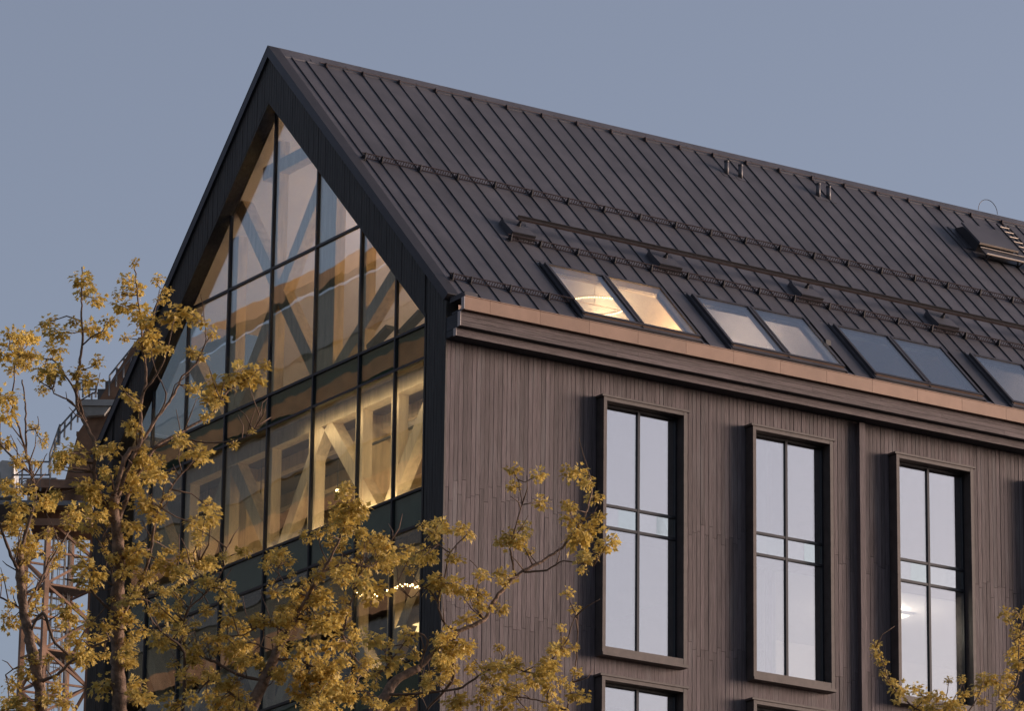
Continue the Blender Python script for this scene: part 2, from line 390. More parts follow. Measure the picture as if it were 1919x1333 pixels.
# ---- the long wall: backing with openings, planks one by one
WX0, WXP, WW, WH, WZ = 4.02, 4.09, 2.26, 5.83, 25.44
wins = [(WX0+WXP*k, WX0+WXP*k+WW, WZ, WZ+WH-.0) for k in range(5)] + [(WX0+WXP*k, WX0+WXP*k+WW, 21.6, 24.90) for k in range(5)]
def in_win(x, z): return any(a < x < b and c < z < d for a, b, c, d in wins)
us = sorted({0.03, LX} | {q for w_ in wins for q in w_[:2]}); vz = sorted({0., 32.6} | {q for w_ in wins for q in w_[2:]})
sw = part(slab(MB(), us, vz, in_win, lambda x, z, y: Vector((x, y, z)), .03, .42), 'side_wall', M_DARKIN)
PWD = .1135
pm = MB(); c = .004
prof = [(-.5*PWD+.0018,0),(-.5*PWD+.0018,-.022+c),(-.5*PWD+.0018+c,-.022),(.5*PWD-.0018-c,-.022),(.5*PWD-.0018,-.022+c),(.5*PWD-.0018,0)]
pm.prism([(a, b, 0) for a, b in prof], (0,0,1)); plank_me = pm.mesh('plank', M_PLANK)
cand = []
ncol = int((LX-.1)/PWD)
for i in range(ncol):
    x = .03+(i+.5)*PWD
    if 11.22 < x < 11.40: continue
    col = rng.random()
    j1 = 28.72-.085*(i % 2)*1.8+rng.uniform(-.25,.12); j2 = 25.86+rng.uniform(-.18,.22); j3 = 22.9+rng.uniform(-.2,.2)
    cuts = [31.95, j1, j2, j3, 20., 17.]
    xw_in = any(a-.5*PWD < x < b+.5*PWD for a, b, _, _ in wins)
    if xw_in: segs = [(WZ+WH+.02, 31.95), (24.93, WZ-.02), (17.0, 21.58)]
    else: segs = list(zip(cuts[1:], cuts[:-1]))
    for z0, z1 in segs: cand.append((x, z0+.004, z1-.003, z1-z0))
vis = lambda q: seen((q[0], 0, q[2])) or seen((q[0], 0, q[1])) or seen((q[0], 0, .5*(q[1]+q[2])))
cand.sort(key=lambda q: (not vis(q), -q[3]))
rest = MB()
for i, (x, z0, z1, L) in enumerate(cand):
    d = rng.uniform(-.004, .004)
    if i < 295 and vis((x, z0, z1, L)):
        o = link('plank', plank_me, sw); o.location = (x, .03+d, z0); o.scale = (1, 1, z1-z0)
    else: rest.box(x-.5*PWD+.0018, x+.5*PWD-.0018, .008, .03, z0, z1)
if rest.v: part(rest, 'plank', M_PLANK, sw, kind='stuff')
part(MB().box(11.235, 11.395, -.13, .03, 8, 31.9), 'cover_batten', M_PLANK, sw)
part(MB().box(0.005, .05, -.006, .06, 8, 31.95), 'corner_strip', M_TRIM, sw)
# ---- windows in the long wall
def window(x0, x1, z0, z1, rows):
    t = .085; yf, yg = -.26, .05
    w_ = part(MB().box(x0, x0+t, yf, .36, z0, z1).box(x1-t, x1, yf, .36, z0, z1).box(x0+t, x1-t, yf+.004, .36, z1-t, z1), 'window', M_TRIM)
    part(MB().box(x0-.05, x1+.06, yf-.02, .03, z1+.002, z1+.05), 'head_cap', M_TRIM, w_)
    part(MB().box(x0+t, x1-t, yf+.004, .36, z0, z0+.13).box(x0-.0, x1+.03, yf-.025, .028, z0-.07, z0-.002), 'sill', M_TRIM, w_)
    a, b = x0+t, x1-t; f = .045
    zb, zt = z0+.13, z1-t
    fr = MB().box(a, a+f, yg-.04, yg+.06, zb, zt).box(b-f, b, yg-.04, yg+.06, zb, zt)
    fr.box(a+f, b-f, yg-.04, yg+.06, zb, zb+f).box(a+f, b-f, yg-.04, yg+.06, zt-f, zt)
    part(fr, 'frame', M_FRAME, w_)
    xm = .5*(a+b)+.0; cutz = [zb+f]+[q for r in rows for q in (r-.03, r+.03)]+[zt-f]
    part(MB().box(xm-.03, xm+.03, yg-.045, yg+.055, zb+f, zt-f), 'mullion', M_FRAME, w_)
    for r in rows: part(MB().box(a+f, xm-.03, yg-.04, yg+.05, r-.03, r+.03).box(xm+.03, b-f, yg-.04, yg+.05, r-.03, r+.03), 'transom', M_FRAME, w_)
    for q0, q1 in zip(cutz[0::2], cutz[1::2]):
        for u0, u1 in ((a+f, xm-.03), (xm+.03, b-f)):
            e = rng.uniform(-.004, .004)
            span_ = (q1-q0) < .9
            part(MB().add([(u0,yg+e,q0),(u1,yg-e,q0),(u1,yg-e,q1),(u0,yg+e,q1),(u0,yg+e+.02,q0),(u1,yg-e+.02,q0),(u1,yg-e+.02,q1),(u0,yg+e+.02,q1)],
                 [(0,3,2,1),(4,5,6,7),(0,1,5,4),(1,2,6,5),(2,3,7,6),(3,0,4,7)]), 'spandrel_pane' if span_ else 'pane', M_WSPAN if span_ else M_WGLASS, w_)
            if span_: part(MB().box(u0, u1, yg+.07, yg+.11, q0, q1), 'spandrel_panel', M_SPAN2, w_)
    return w_
M_SPAN2 = mat('pale_green_backing', (.32,.36,.34), .6, var=.1)
for i, (a, b, c_, d_) in enumerate(wins):
    window(a, b, c_, d_, [28.86, 28.36] if i < 5 else [])
# ---- eaves: three steps of boards and a copper gutter box
ev = part(MB().box(.01, LX, -.43, .03, 31.96, 32.10).box(.01, LX, -.60, .40, 32.11, 32.44).box(.01, LX, -.60, -.22, 32.45, 32.50), 'eaves', M_DARKIN)
def run(y, z0, z1, lens, m, name, t=.022):
    x = .0
    while x < LX-.2:
        L = lens(); part(MB().box(x+.0015, min(x+L, LX)-.0015, y-t, y, z0, z1), name, m, ev); x += L
run(-.43, 31.925, 32.0, lambda: rng.uniform(3.5,5), M_BOARD, 'fascia_board'); run(-.432, 32.004, 32.095, lambda: rng.uniform(3.5,5), M_BOARD, 'fascia_board')
for i in range(3): run(-.60-.001*i, 32.115+.112*i, 32.222+.112*i, lambda: rng.uniform(3.2,5.2), M_BOARD, 'fascia_board')
x = -.66
while x < LX:
    xa, xb = max(x, .0), min(x+1.31, LX)
    mb = MB().box(xa+.003, xb-.003, -.772, -.75, 32.445, 32.745).box(xa+.003, xb-.003, -.75, -.602, 32.455, 32.475).box(xa+.003, xb-.003, -.785, -.75, 32.748, 32.765)
    part(mb, 'gutter_panel', M_COPPER, ev); x += 1.31
for y0, y1, z0, z1 in ((-.452,-.34,31.925,32.10),(-.622,-.51,32.112,32.445),(-.772,-.65,32.455,32.735)):
    part(MB().box(-.022, -.002, y0, y1, z0, z1), 'end_trim', M_ENDTRIM, ev)
part(MB().box(.0, .34, -.75, -.15, 32.74, 32.86), 'gutter_end_cap', M_VERGE, ev)
part(MB().box(.30, LX, -.28, -.16, 32.60, 32.86), 'drip_edge', M_SEAM, ev)
# ---- skylights, in pairs
for i, x0 in enumerate(skx):
    x1 = x0+SKYW; f = .075; xm = .5*(x0+x1); hb, ht = -.04, .125
    mb = MB()
    mb.hexa(south, x0-f, x0, S0-f, S1+f, hb, ht).hexa(south, x1, x1+f, S0-f, S1+f, hb, ht)
    mb.hexa(south, x0, x1, S0-f, S0, hb, ht-.004).hexa(south, x0, x1, S1, S1+f, hb, ht-.004)
    s = part(mb, 'skylight', M_SKYF)
    part(MB().hexa(south, xm-.075, xm-.012, S0, S1, hb, ht+.01).hexa(south, xm+.012, xm+.075, S0, S1, hb, ht+.01), 'glazing_bar', M_SKYF, s)
    part(MB().hexa(south, xm-.012, xm+.012, S0-.16, S1, hb, ht-.03), 'joint_strip', M_SEAM, s)
    for a, b in ((x0, xm-.075), (xm+.075, x1)):
        part(MB().hexa(south, a, b, S0, S1, .085, .105), 'pane', M_SGLASS, s)
    # flashing skirt: flared apron round the frame
    mb = MB()
    mb.hexa(south, x0-f-.045, x0-f-.002, S0-.22, S1+.20, .0, .055).hexa(south, x1+f+.002, x1+f+.045, S0-.22, S1+.20, .0, .055)
    mb.hexa(south, x0-f, x1+f, S1+f+.002, S1+.22, .0, .05)
    part(mb, 'side_flashing', M_METAL, s)
    part(MB().hexa(south, x0-f, x1+f, S0-.20, S0-f-.002, .0, .075), 'apron', M_METAL, s)
    part(MB().hexa(south, x0-.02, x1+.03, S0-f-.028, S0-f-.003, .077, .095), 'drip_trim', M_COPPER, s)
    # white lining of the deep opening
    mb = MB()
    for a, b, p0, p1 in ((x0-.03,x0,S0-.03,S1+.03),(x1,x1+.03,S0-.03,S1+.03),(x0,x1,S1,S1+.03),(x0,x1,S0-.03,S0)):
        mb.hexa(south, a, b, p0, p1, -.145, -.045)
    part(mb, 'lining', M_WHITE, s)
for x0 in skx[:4]:                             # the same openings in the far slope
    x1 = x0+SKYW; f = .075
    mb = MB().hexa(north, x0-f, x0, S0-f, S1+f, -.04, .125).hexa(north, x1, x1+f, S0-f, S1+f, -.04, .125).hexa(north, x0, x1, S0-f, S0, -.04, .12).hexa(north, x0, x1, S1, S1+f, -.04, .12)
    s = part(mb, 'skylight', M_SKYF)
    part(MB().hexa(north, x0, x1, S0, S1, .085, .105), 'pane', M_SGLASS, s)
mb = MB()
for q0, q1, p0, p1 in ((NX0-.07,NX0,NS0-.07,NS1+.07),(NX1,NX1+.07,NS0-.07,NS1+.07),(NX0,NX1,NS0-.07,NS0),(NX0,NX1,NS1,NS1+.07)): mb.hexa(north, q0, q1, p0, p1, -.04, .125)
s = part(mb, 'skylight', M_SKYF); part(MB().hexa(north, NX0, NX1, NS0, NS1, .085, .105), 'pane', M_SGLASS, s)
# ---- floors, inner walls
for z0, z1 in FLOORS:
    part(MB().box(.50, LX, .43, WB-.4, z0, z1), 'floor_slab', M_SOFFIT)
part(MB().box(.36, LX, WB-.36, WB-.03, 0, 32.6), 'rear_wall', M_BLACK)
part(MB().box(LX-.03, LX, .43, WB-.4, 8, 32.02), 'end_wall', M_BLACK)
part(MB().box(9.0, 9.12, .43, WB-.4, 28.81, 32.02), 'inner_wall', M_SOFFIT)
part(MB().box(9.0, 9.12, .43, WB-.4, 25.01, 28.21), 'inner_wall', M_DARKIN)
part(MB().box(4.2, 4.3, 9.5, WB-.4, 25.01, 28.21), 'inner_wall', M_DARKIN)
part(MB().box(3.05, 3.15, .43, 4.4, 25.01, 28.21), 'inner_wall', M_SOFFIT)
part(MB().box(3.75, 8.95, .95, 1.05, 28.81, 31.69), 'inner_wall', M_SOFFIT)  # added baffle, keeps corner room light out of the first tall window
part(MB().box(3.75, 3.85, .43, .94, 28.81, 31.69), 'inner_wall', M_SOFFIT)  # end piece of the added light baffle
hz = lambda y: H-.7-SL*abs(y-YR)
for x in (7.55, 11.65, 15.75, LX-.2):
    part(MB().prism([(x, .62, 32.56),(x, WB-.62, 32.56),(x, WB-.62, hz(.62)),(x, YR, hz(YR)),(x,.62,hz(.62))], (.1,0,0)), 'partition_wall', M_PLASTER)
# ---- glulam frame behind the glazing
tf = part(MB().box(.86, 1.16, 1.0, WB-1.0, 31.66, 32.02), 'timber_frame', M_GLULAM)
X0, X1 = .86, 1.16
def member(p, q, w=.34, name='diagonal', x0=X0, x1=X1):
    part(MB().bar((.5*(x0+x1), *p), (.5*(x0+x1), *q), w, x1-x0, up=(1,0,0)), name, M_GLULAM, tf)
e = .004
for zt, zb, nm in ((31.66,28.81,1),(27.9,25.01,2)):
    if nm == 2: part(MB().box(.86, 1.16, 1.0, WB-1.0, 27.9, 28.21), 'beam', M_GLULAM, tf)
    for y in (3.50, 5.05, 7.13, 9.15, 11.1, 13.05):
        part(MB().box(X0+.02, X1-.02, y-.16, y+.16, zb, zt), 'post', M_GLULAM, tf)
    for j, (p, q) in enumerate((((4.06,zb),(1.75,zt)),((4.06,zb),(6.5,zt)),((8.75,zb),(6.75,zt)),((8.75,zb),(10.85,zt)),((12.95,zb),(11.1,zt)),((12.95,zb),(14.9,zt)))):
        member(p, q, x0=X0+.004*(j % 2)+.03, x1=X1+.004*(j % 2)+.03)
for y in (6.45, 12.2): part(MB().box(1.9, 2.45, y-.26, y+.26, 28.81, 32.02), 'column', M_GLULAM, tf)
for y in (5.05, 9.17, 11.05): part(MB().box(X0+.02, X1-.02, y-.16, y+.16, 32.56, hz(y)-.1), 'post', M_GLULAM, tf)
part(MB().box(X0+.02, X1-.02, 6.3, 7.15, 32.56, hz(6.3)-.1), 'post', M_GLULAM, tf)
part(MB().box(X0+.01, X1-.01, YR-1.7, YR+1.7, 38.52, 38.86), 'collar_beam', M_GLULAM, tf)
for j, (p, q) in enumerate((((6.75,32.56),(10.92,38.2)),((6.75,32.56),(2.95,35.1)),((11.3,32.56),(6.9,38.0)),((11.3,32.56),(13.3,35.0)))):
    member(p, q, .36, x0=X0+.03+.005*j, x1=X1+.03+.005*j)
for j in range(4):                             # rafters along the ceiling and ribs of the floor above
    part(MB().box(2.2+1.7*j, 2.42+1.7*j, .6, WB-.6, 31.70, 32.02), 'ceiling_beam', M_GLULAM, tf)
# ================================================================== INSIDE
def lamp(name, loc, power, col=(1.0,.66,.34), r=.15):
    ld = bpy.data.lights.new(name, 'POINT'); ld.energy = power; ld.color = col; ld.shadow_soft_size = r
    lo = bpy.data.objects.new(name, ld); COL.objects.link(lo); lo.location = loc; return lo
def pendant(loc, ztop, label, group='glowing bulbs hanging behind the gable glass', r=.05):
    t = thing('pendant_bulb', label, 'bulb', loc, group)
    x, y, z = loc
    MB().ball(loc, r).build('bulb', M_BULB, t, smooth=True)
    MB().tube([(x,y,z+r), (x,y,ztop)], .012, 5).build('cord', M_PANEL, t)
for (px, py, x, lb) in ((387,1045,1.3,'bright bulb low in the leftmost lit bay behind leaves'),(486,1003,1.4,'small bulb beside the glulam brace left of centre'),
                        (632,920,1.8,'small bulb above the blurred leaf clump'),(718,912,2.4,'small bulb near the foot of the lit timber brace')):
    p = at_x(px, py, x); pendant(p, 32.0, lb, r=.075 if px == 387 else .045)
def pipe(name, pts, r, label, cat):
    return tag(MB().tube(pts, r, 10).build(name, M_DUCT, smooth=True), label, cat)
pipe('ventilation_duct', [(1.7,1.2,31.2),(1.7,4.8,31.2)], .13, 'pale round duct under the ceiling of the lit corner room', 'duct')
pipe('ceiling_pipe', [(2.6,.9,31.45),(2.6,6.3,31.45)], .07, 'thin pale pipe running deeper under the lit ceiling', 'pipe')
pipe('ventilation_pipe', [(3.3,.8,31.0),(3.3,3.0,31.0),(3.3,3.05,31.9)], .10, 'bent pale pipe rising into the lit ceiling by the corner', 'pipe')
tag(MB().box(1.5,1.56,2.0,9.0,31.05,31.09).build('lighting_track', M_PANEL), 'black lighting track hung below the lit ceiling', 'track')
t = thing('track_spotlight', 'pale spotlight hanging on a stem below the black track', 'spotlight', (1.5,4.0,30.7))
MB().tube([(1.55,4.0,31.05),(1.55,4.0,30.62)], .02, 6).build('stem', M_DUCT, t); MB().tube([(1.55,4.0,30.62),(1.55,4.0,30.56)], [.10,.07], 10).build('head', M_DUCT, t)
# ring of bead lights and reading-lamp arm seen through the first skylight
_d0 = at(1114,571,1.0)-CAM; RC = CAM+_d0*((2.6-CAM.y)/_d0.y)
t = thing('ring_chandelier', 'round chandelier of bead lights seen through the first skylight', 'chandelier', RC)
mb = MB(); bd = MB()
pts = [Vector((RC.x+.72*math.cos(a*math.pi/36), RC.y+.72*math.sin(a*math.pi/36), RC.z)) for a in range(73)]
mb.tube(pts, .014, 5, cap=False).build('ring', M_STEEL, t)
for a in range(72): bd.ball(pts[a]+Vector((0,0,-.04)), .017, 6, 4)
bd.build('bead', M_BEAD, t, kind='stuff')
MB().tube([RC, RC+Vector((0,0,.8))], .01, 5).bar(pts[0], pts[36], .015, .015).build('stem', M_STEEL, t)
# string lights and lamp in the room below
A, B = at_x(665,1112,.62), at_x(790,1103,.62)
t = thing('string_lights', 'string of tiny warm lights across the dim lower corner room', 'string lights', A)
cp = []; bd = MB()
for i in range(41):
    u = i/40; p = A.lerp(B, u) + Vector((.02*math.sin(i*2.1), 0, -.10*math.sin(u*math.pi*2.0)+.03*math.sin(i*1.7))); cp.append(p); bd.ball(p, rng.uniform(.010,.020), 6, 4)
MB().tube(cp, .006, 4).build('wire', M_PANEL, t); bd.build('light_bead', M_BULB, t, kind='stuff')
P = at_x(775,1172,1.3)
t = thing('hanging_lamp', 'glowing wide lampshade in the dim lower corner room', 'lamp', P)
MB().tube([P+Vector((0,0,-.10)), P+Vector((0,0,.12)), P+Vector((0,0,.14))], [.42,.34,.05], 20).build('lamp_shade', M_SHADE, t, smooth=False)
MB().tube([P+Vector((0,0,.14)), Vector((P.x,P.y,28.2))], .01, 5).build('cord', M_PANEL, t)
for (px, py, x, yaw, lb) in ((712,634,.62,.5,'dark slanted panel at the foot of the orange lit attic pane'),(772,606,.62,.5,'dark slanted panel in the small corner attic pane'),):
    p = at_x(px, py, x)
    tag(MB().bar(p+Vector((0,.42,-.12)), p+Vector((0,-.42,.16)), .10, .22, up=(1,0,0)).build('slanted_panel', M_PANEL), lb, 'panel')
for (y, z, lb) in ((8.6,32.56,'dark framed desk partition in the attic behind the middle panes'),):
    t = thing('desk_partition', lb, 'desk', (2.2,y,z))
    MB().box(2.2,2.26,y-1.1,y+1.1,z,z+1.25).build('screen', M_PANEL, t); MB().box(1.7,2.2,y-1.0,y+1.0,z+.70,z+.74).build('desktop', M_GLULAM, t)
    for yy in (y-.95, y+.95): MB().box(1.75,1.8,yy-.02,yy+.02,z,z+.70).build('leg', M_PANEL, t)
# curtain behind the second tall window, ceiling light in the third
mb = MB(); n = 60; x0 = WX0+WXP+.16
vs_ = [(x0+1.0*i/n, .50+.035*math.sin(i*.9)+.012*math.sin(i*2.3), z) for z in (25.6, 28.2) for i in range(n+1)]
mb.add(vs_, [(i, i+1, n+2+i, n+1+i) for i in range(n)])
c_o = mb.build('curtain', M_CURTAIN, smooth=True); sm = c_o.modifiers.new('thick', 'SOLIDIFY'); sm.thickness = .004
tag(c_o, 'pale curtain hanging behind lower left pane of the second tall window', 'curtain')
t = thing('ceiling_light', 'flat ceiling light in the room behind the third tall window', 'ceiling light', (13.4,2.2,28.1))
MB().box(12.9,14.3,1.9,2.3,28.14,28.20).build('housing', M_WHITE, t); MB().box(12.95,14.25,1.95,2.25,28.12,28.138).build('diffuser', M_CEILLIGHT, t)
part(MB().box(9.2, LX-.1, .5, 6.0, 28.205, 28.219), 'ceiling', M_WHITE)
part(MB().box(9.2, LX-.1, 6.0, 6.1, 25.01, 28.20), 'inner_wall', M_PLASTER)
def strip(name, loc, sx, power, direction, col=(1.0,.71,.42), sy_=.12):
    ld = bpy.data.lights.new(name, 'AREA'); ld.shape = 'RECTANGLE'; ld.size = sx; ld.size_y = sy_; ld.energy = power; ld.color = col
    lo = bpy.data.objects.new(name, ld); COL.objects.link(lo); lo.location = loc
    z = -Vector(direction).normalized(); x = Vector((0,1,0)); y = z.cross(x); lo.matrix_world = Matrix.Translation(loc) @ Matrix((x, y, z)).transposed().to_4x4(); return lo
strip('facade_light_strip', (.45,4.2,31.55), 6.4, 24, (1,0,-.9))
strip('facade_light_strip', (.45,3.9,28.95), 6.0, 50, (1,0,.55))
strip('facade_light_strip', (.45,10.2,28.95), 5.0, 10, (1,0,.6))
lamp('corner_room_light', (4.2,2.6,31.0), 110, r=.25); lamp('corner_room_light', (4.6,6.5,30.6), 90, r=.25)
lamp('corner_room_light', (5.5,11.5,30.8), 40, r=.25)
lamp('attic_light', (6.5,1.7,33.1), 330, (1.0,.56,.23), .25)
lamp('attic_light', (6.6,5.0,34.9), 125, (1.0,.68,.36), .2)
lamp('attic_light', (5.2,8.6,37.2), 62, (1.0,.76,.86), .3)  # added pink fill, tints the upper panes like a mirrored pinkish sky
lamp('second_attic_light', (9.5,5.0,35.0), 120, (1.0,.78,.66), .3)
lamp('lower_room_light', (P.x+.3,P.y,P.z-.25), 30, r=.15)
lamp('office_light', (13.6,2.1,27.9), 110, (1.0,.84,.66), .2)

# ================================================================== ON THE ROOF
def snow_guard(xa, xb, s, label):
    t = thing('snow_guard', label, 'snow guard', south(xa, s, 0), 'snow guard rails bolted to the roof')
    for h in (.035, .15): MB().bar(south(xa,s,h), south(xb,s,h), .022, .022, up=south(0,0,1)-south(0,0,0)).build('rail', M_RAIL, t)
    mb = MB(); x = xa+.05
    while x < xb: mb.hexa(south, x-.007, x+.007, s-.005, s+.005, .035, .15); x += .068
    mb.build('rung', M_RAIL, t, kind='stuff')
    bx = [q for q in seams[2::2] if xa < q < xb and q < 24]
    bx = [xa+.1]+bx
    bm0 = MB(); bm0.prism([south(-.012,-.10,.02), south(-.012,.06,.02), south(-.012,.012,.175), south(-.012,-.012,.175)], (.024,0,0)).hexa(south,-.04,.04,-.09,.05,.028,.045)
    me = bm0.mesh('bracket', M_SEAM); base = south(0,0,0)
    for q in bx:
        o = link('bracket', me, t); o.matrix_parent_inverse = Matrix.Translation(-Vector(t.location)); o.location = south(q, s, 0)-base
sy = lambda y: (y-YE)/CA
snow_guard(.30, 25.0, sy(4.33), 'long upper snow guard rail running the whole roof slope')
snow_guard(3.05, 25.0, sy(2.36), 'snow guard rail just above the row of skylights')
snow_guard(.28, 3.60, sy(.43), 'short lowest snow guard rail left of the first skylight')
t = thing('ridge_safety_rail', 'thin safety line on brackets just below the roof ridge', 'safety rail', south(1,sy(7.83),0))
MB().tube([south(1.2,sy(7.83),.07), south(25.,sy(7.83),.07)], .013, 6).build('rail', M_RAIL, t)
bm0 = MB().hexa(south,-.025,.025,-.10,.10,.02,.04).prism([south(-.012,-.1,.03),south(-.012,.10,.03),south(-.012,.015,.10),south(-.012,-.015,.10)],(.024,0,0))
me = bm0.mesh('bracket', M_RAIL)
for q in [1.38+1.031*k for k in range(23)]:
    o = link('bracket', me, t); o.matrix_parent_inverse = Matrix.Translation(-Vector(t.location)); o.location = south(q, sy(7.83), 0)-south(0,0,0)
# long raised beam on four saddles
t = thing('roof_rail_beam', 'long straight metal beam on posts across the lower roof', 'beam', south(3.5,sy(2.8),0))
bs = sy(2.80)
MB().hexa(south, 3.52, 25., bs-.04, bs+.04, .31, .33).hexa(south, 3.52, 25., bs+.03, bs+.04, .33, .385).build('rail', M_SEAM, t)
MB().hexa(south, 3.52, 25., bs-.052, bs-.046, .285, .335).build('lower_lip', M_RAIL, t)
for k in range(5):
    q = 3.62+4.11*k
    MB().tube([south(q,bs,.12), south(q,bs,.20), south(q,bs,.21), south(q,bs,.30)], [.055,.04,.03,.03], 8).build('post', M_SEAM, t)
    mb = MB().prism([south(q-.36,bs+.24,.0), south(q-.36,bs-.42,.0), south(q-.36,bs-.42,.16), south(q-.36,bs+.08,.13), south(q-.36,bs+.22,.18)], (.62,0,0))
    mb.build('saddle', M_METAL, t)
    MB().hexa(south, q-.37, q+.27, bs-.455, bs-.422, .02, .16).build('saddle_front', M_SEAM, t)
def vent(x, y, lb):
    z = H-SL*(YR-y); tt = thing('vent_pipe', lb, 'vent pipe', (x,y,z), 'small vent pipes near the ridge')
    MB().tube([(x,y,z-.05),(x,y,z+.33)], .058, 14).build('pipe', M_METAL, tt, smooth=True)
    MB().tube([(x,y,z+.30),(x,y,z+.345)], .064, 14).build('cap', M_SEAM, tt)
    MB().hexa(south, x-.16, x+.16, sy(y)-.18, sy(y)+.14, .0, .012).build('flashing', M_METAL, tt)
vent(12.71,7.18,'leftmost upright vent pipe of the four below the ridge'); vent(13.12,7.15,'second upright vent pipe from the left below the ridge')
vent(15.52,7.12,'third vent pipe from the left, in the closer pair'); vent(15.83,7.10,'rightmost vent pipe, in the closer pair')
# hatch, walkway, ladder, cable loop at the right end
t = thing('roof_hatch', 'raised roof hatch with flat lid at the right end of the ridge', 'roof hatch', south(19.8,sy(6.6),0))
a, b = sy(6.2), sy(6.85)
MB().prism([south(19.8,a,0), south(19.8,b+.25,0), south(19.8,b+.22,.06), south(19.8,b,.24), south(19.8,a+.0,.32)], (1.15,0,0)).build('curb', M_SEAM, t)
MB().hexa(south, 19.74, 21.0, a-.08, b+.04, .29, .34).build('lid', M_METAL, t)
MB().hexa(south, 19.74, 21.0, a-.10, a-.082, .285, .335).build('lid_edge', M_STEEL, t)
MB().hexa(south, 19.6, 19.79, a+.1, b+.3, .0, .03).hexa(south, 19.7, 21.1, a-.3, a-.02, .0, .03).build('flashing', M_METAL, t)
t = thing('roof_walkway', 'bright metal walkway on brackets beside the roof hatch', 'walkway', south(19.8,sy(5.85),0))
ws = sy(5.85)
MB().hexa(south, 19.75, 25., ws, ws+.30, .20, .235).build('tread', M_SEAM, t)
MB().tube([south(19.75,ws-.02,.25), south(25,ws-.02,.25)], .028, 8).build('front_tube', M_STEEL, t); MB().tube([south(19.75,ws+.32,.25), south(25,ws+.32,.25)], .014, 8).build('rear_tube', M_STEEL, t)
for q in (19.95,20.98,22.0,23.05): MB().bar(south(q,ws-.0,.20), south(q,ws+.12,.0), .03,.03).bar(south(q,ws+.26,.20), south(q,ws+.12,.0), .03,.03).build('bracket', M_SEAM, t)
t = thing('roof_ladder', 'short metal ladder lying on the roof below the ridge', 'ladder', south(21.75,sy(6.5),0))
for q in (21.62, 21.98): MB().hexa(south, q-.015, q+.015, sy(5.6), sy(7.6), .07, .11).build('stile', M_SEAM, t)
for i in range(9): MB().tube([south(21.62,sy(7.5)-.26*i,.09), south(21.98,sy(7.5)-.26*i,.09)], .018, 6).build('rung', M_STEEL, t)
tag(MB().tube([Vector((21.35+.32*(1-math.cos(a*math.pi/10)), 7.95, H+.02+.34*math.sin(a*math.pi/10))) for a in range(11)], .009, 5).build('cable_loop', M_SEAM), 'thin dark cable loop arching above the ridge', 'cable')
t = thing('roof_floodlight', 'small black floodlight between second and third skylight pairs', 'floodlight', south(11.02,sy(.78),0))
p = south(10.98,sy(.80),.05)
MB().box(p.x-.07,p.x+.07,p.y-.07,p.y+.06,p.z,p.z+.13).build('head', M_PANEL, t); MB().bar(p, south(10.98,sy(.80),.0), .03,.03).build('bracket', M_SEAM, t)
MB().tube([south(10.98,sy(.74),.03), south(11.04,sy(.5),.02), south(10.95,sy(.25),.02), south(11.0,sy(.02),.02)], .008, 5).build('cable', M_SEAM, t)

# ================================================================== TOWER CRANE BEHIND
t = thing('tower_crane', 'orange lattice tower crane standing behind the left edge of the building', 'tower crane')
CD = 165.0; S = CD/FPX                         # metres per photograph pixel at the crane
base = at(110, 1050, CD); base = Vector((base.x, base.y, 0))
th = YAW - math.pi/2 + R(31); ux = Vector((math.cos(th), math.sin(th), 0)); uy = Vector((-math.sin(th), math.cos(th), 0))
hw = 47*S
zpx = lambda py: at(110, py, CD).z
corner = lambda i, z: Vector((base.x, base.y, z)) + ux*hw*(1 if i in (1,2) else -1) + uy*hw*(1 if i in (2,3) else -1)
ztop = zpx(985)
for i in range(4): MB().bar(corner(i,0), corner(i,ztop), .17,.17).build('mast_leg', M_ORANGE, t)
pitch = 62*S; nz = int((ztop-zpx(1640))/pitch)
brace_me = {}
for k in range(nz):
    z1 = ztop-k*pitch; z0 = z1-pitch
    for i in range(4):
        j = (i+1) % 4
        a_, b_ = (corner(i,z0), corner(j,z1)) if (k+i) % 2 else (corner(i,z1), corner(j,z0))
        MB().bar(a_, b_, .085,.085).build('brace', M_ORANGE, t)
        MB().bar(corner(i,z0), corner(j,z0), .07,.07).build('strut', M_ORANGE, t)
    if k % 2 == 1:
        c = Vector((base.x, base.y, z0))
        MB().prism([c-ux*hw*.9-uy*hw*.9, c+ux*hw*.9-uy*hw*.9, c+ux*hw*.9+uy*hw*.3, c-ux*hw*.9+uy*hw*.3], (0,0,.05)).build('landing', M_CGREY, t)
    # inner ladder section
mb = MB()
for q in (-.22,.22): mb.bar(Vector((base.x,base.y,zpx(1640)))+ux*q, Vector((base.x,base.y,ztop))+ux*q, .05,.05)
z = zpx(1640)
while z < ztop: mb.bar(Vector((base.x,base.y,z))-ux*.22, Vector((base.x,base.y,z))+ux*.22, .03,.03); z += .35
mb.build('ladder', M_CGREY, t)
lad = MB()
for q in range(12):
    a_ = q*math.pi/6; c = Vector((base.x,base.y,0)); v = ux*math.cos(a_)*.42+uy*math.sin(a_)*.42
    lad.bar(c+v+Vector((0,0,zpx(1640))), c+v+Vector((0,0,ztop)), .018,.018)
lad.build('ladder_cage', M_CGREY, t)
c0 = Vector((base.x, base.y, ztop))
MB().tube([c0, c0+Vector((0,0,.6)), c0+Vector((0,0,.62)), c0+Vector((0,0,1.0))], [1.0,1.2,1.15,1.15], 24).build('slewing_ring', M_ORANGE, t)
Rr = RT.copy(); Rr.z = 0; Rr.normalize(); Bk = Vector((-Rr.y, Rr.x, 0))   # crane's long axis runs across the view
cp_ = lambda px, py, back=0.0: at(px, py, CD)+Bk*back
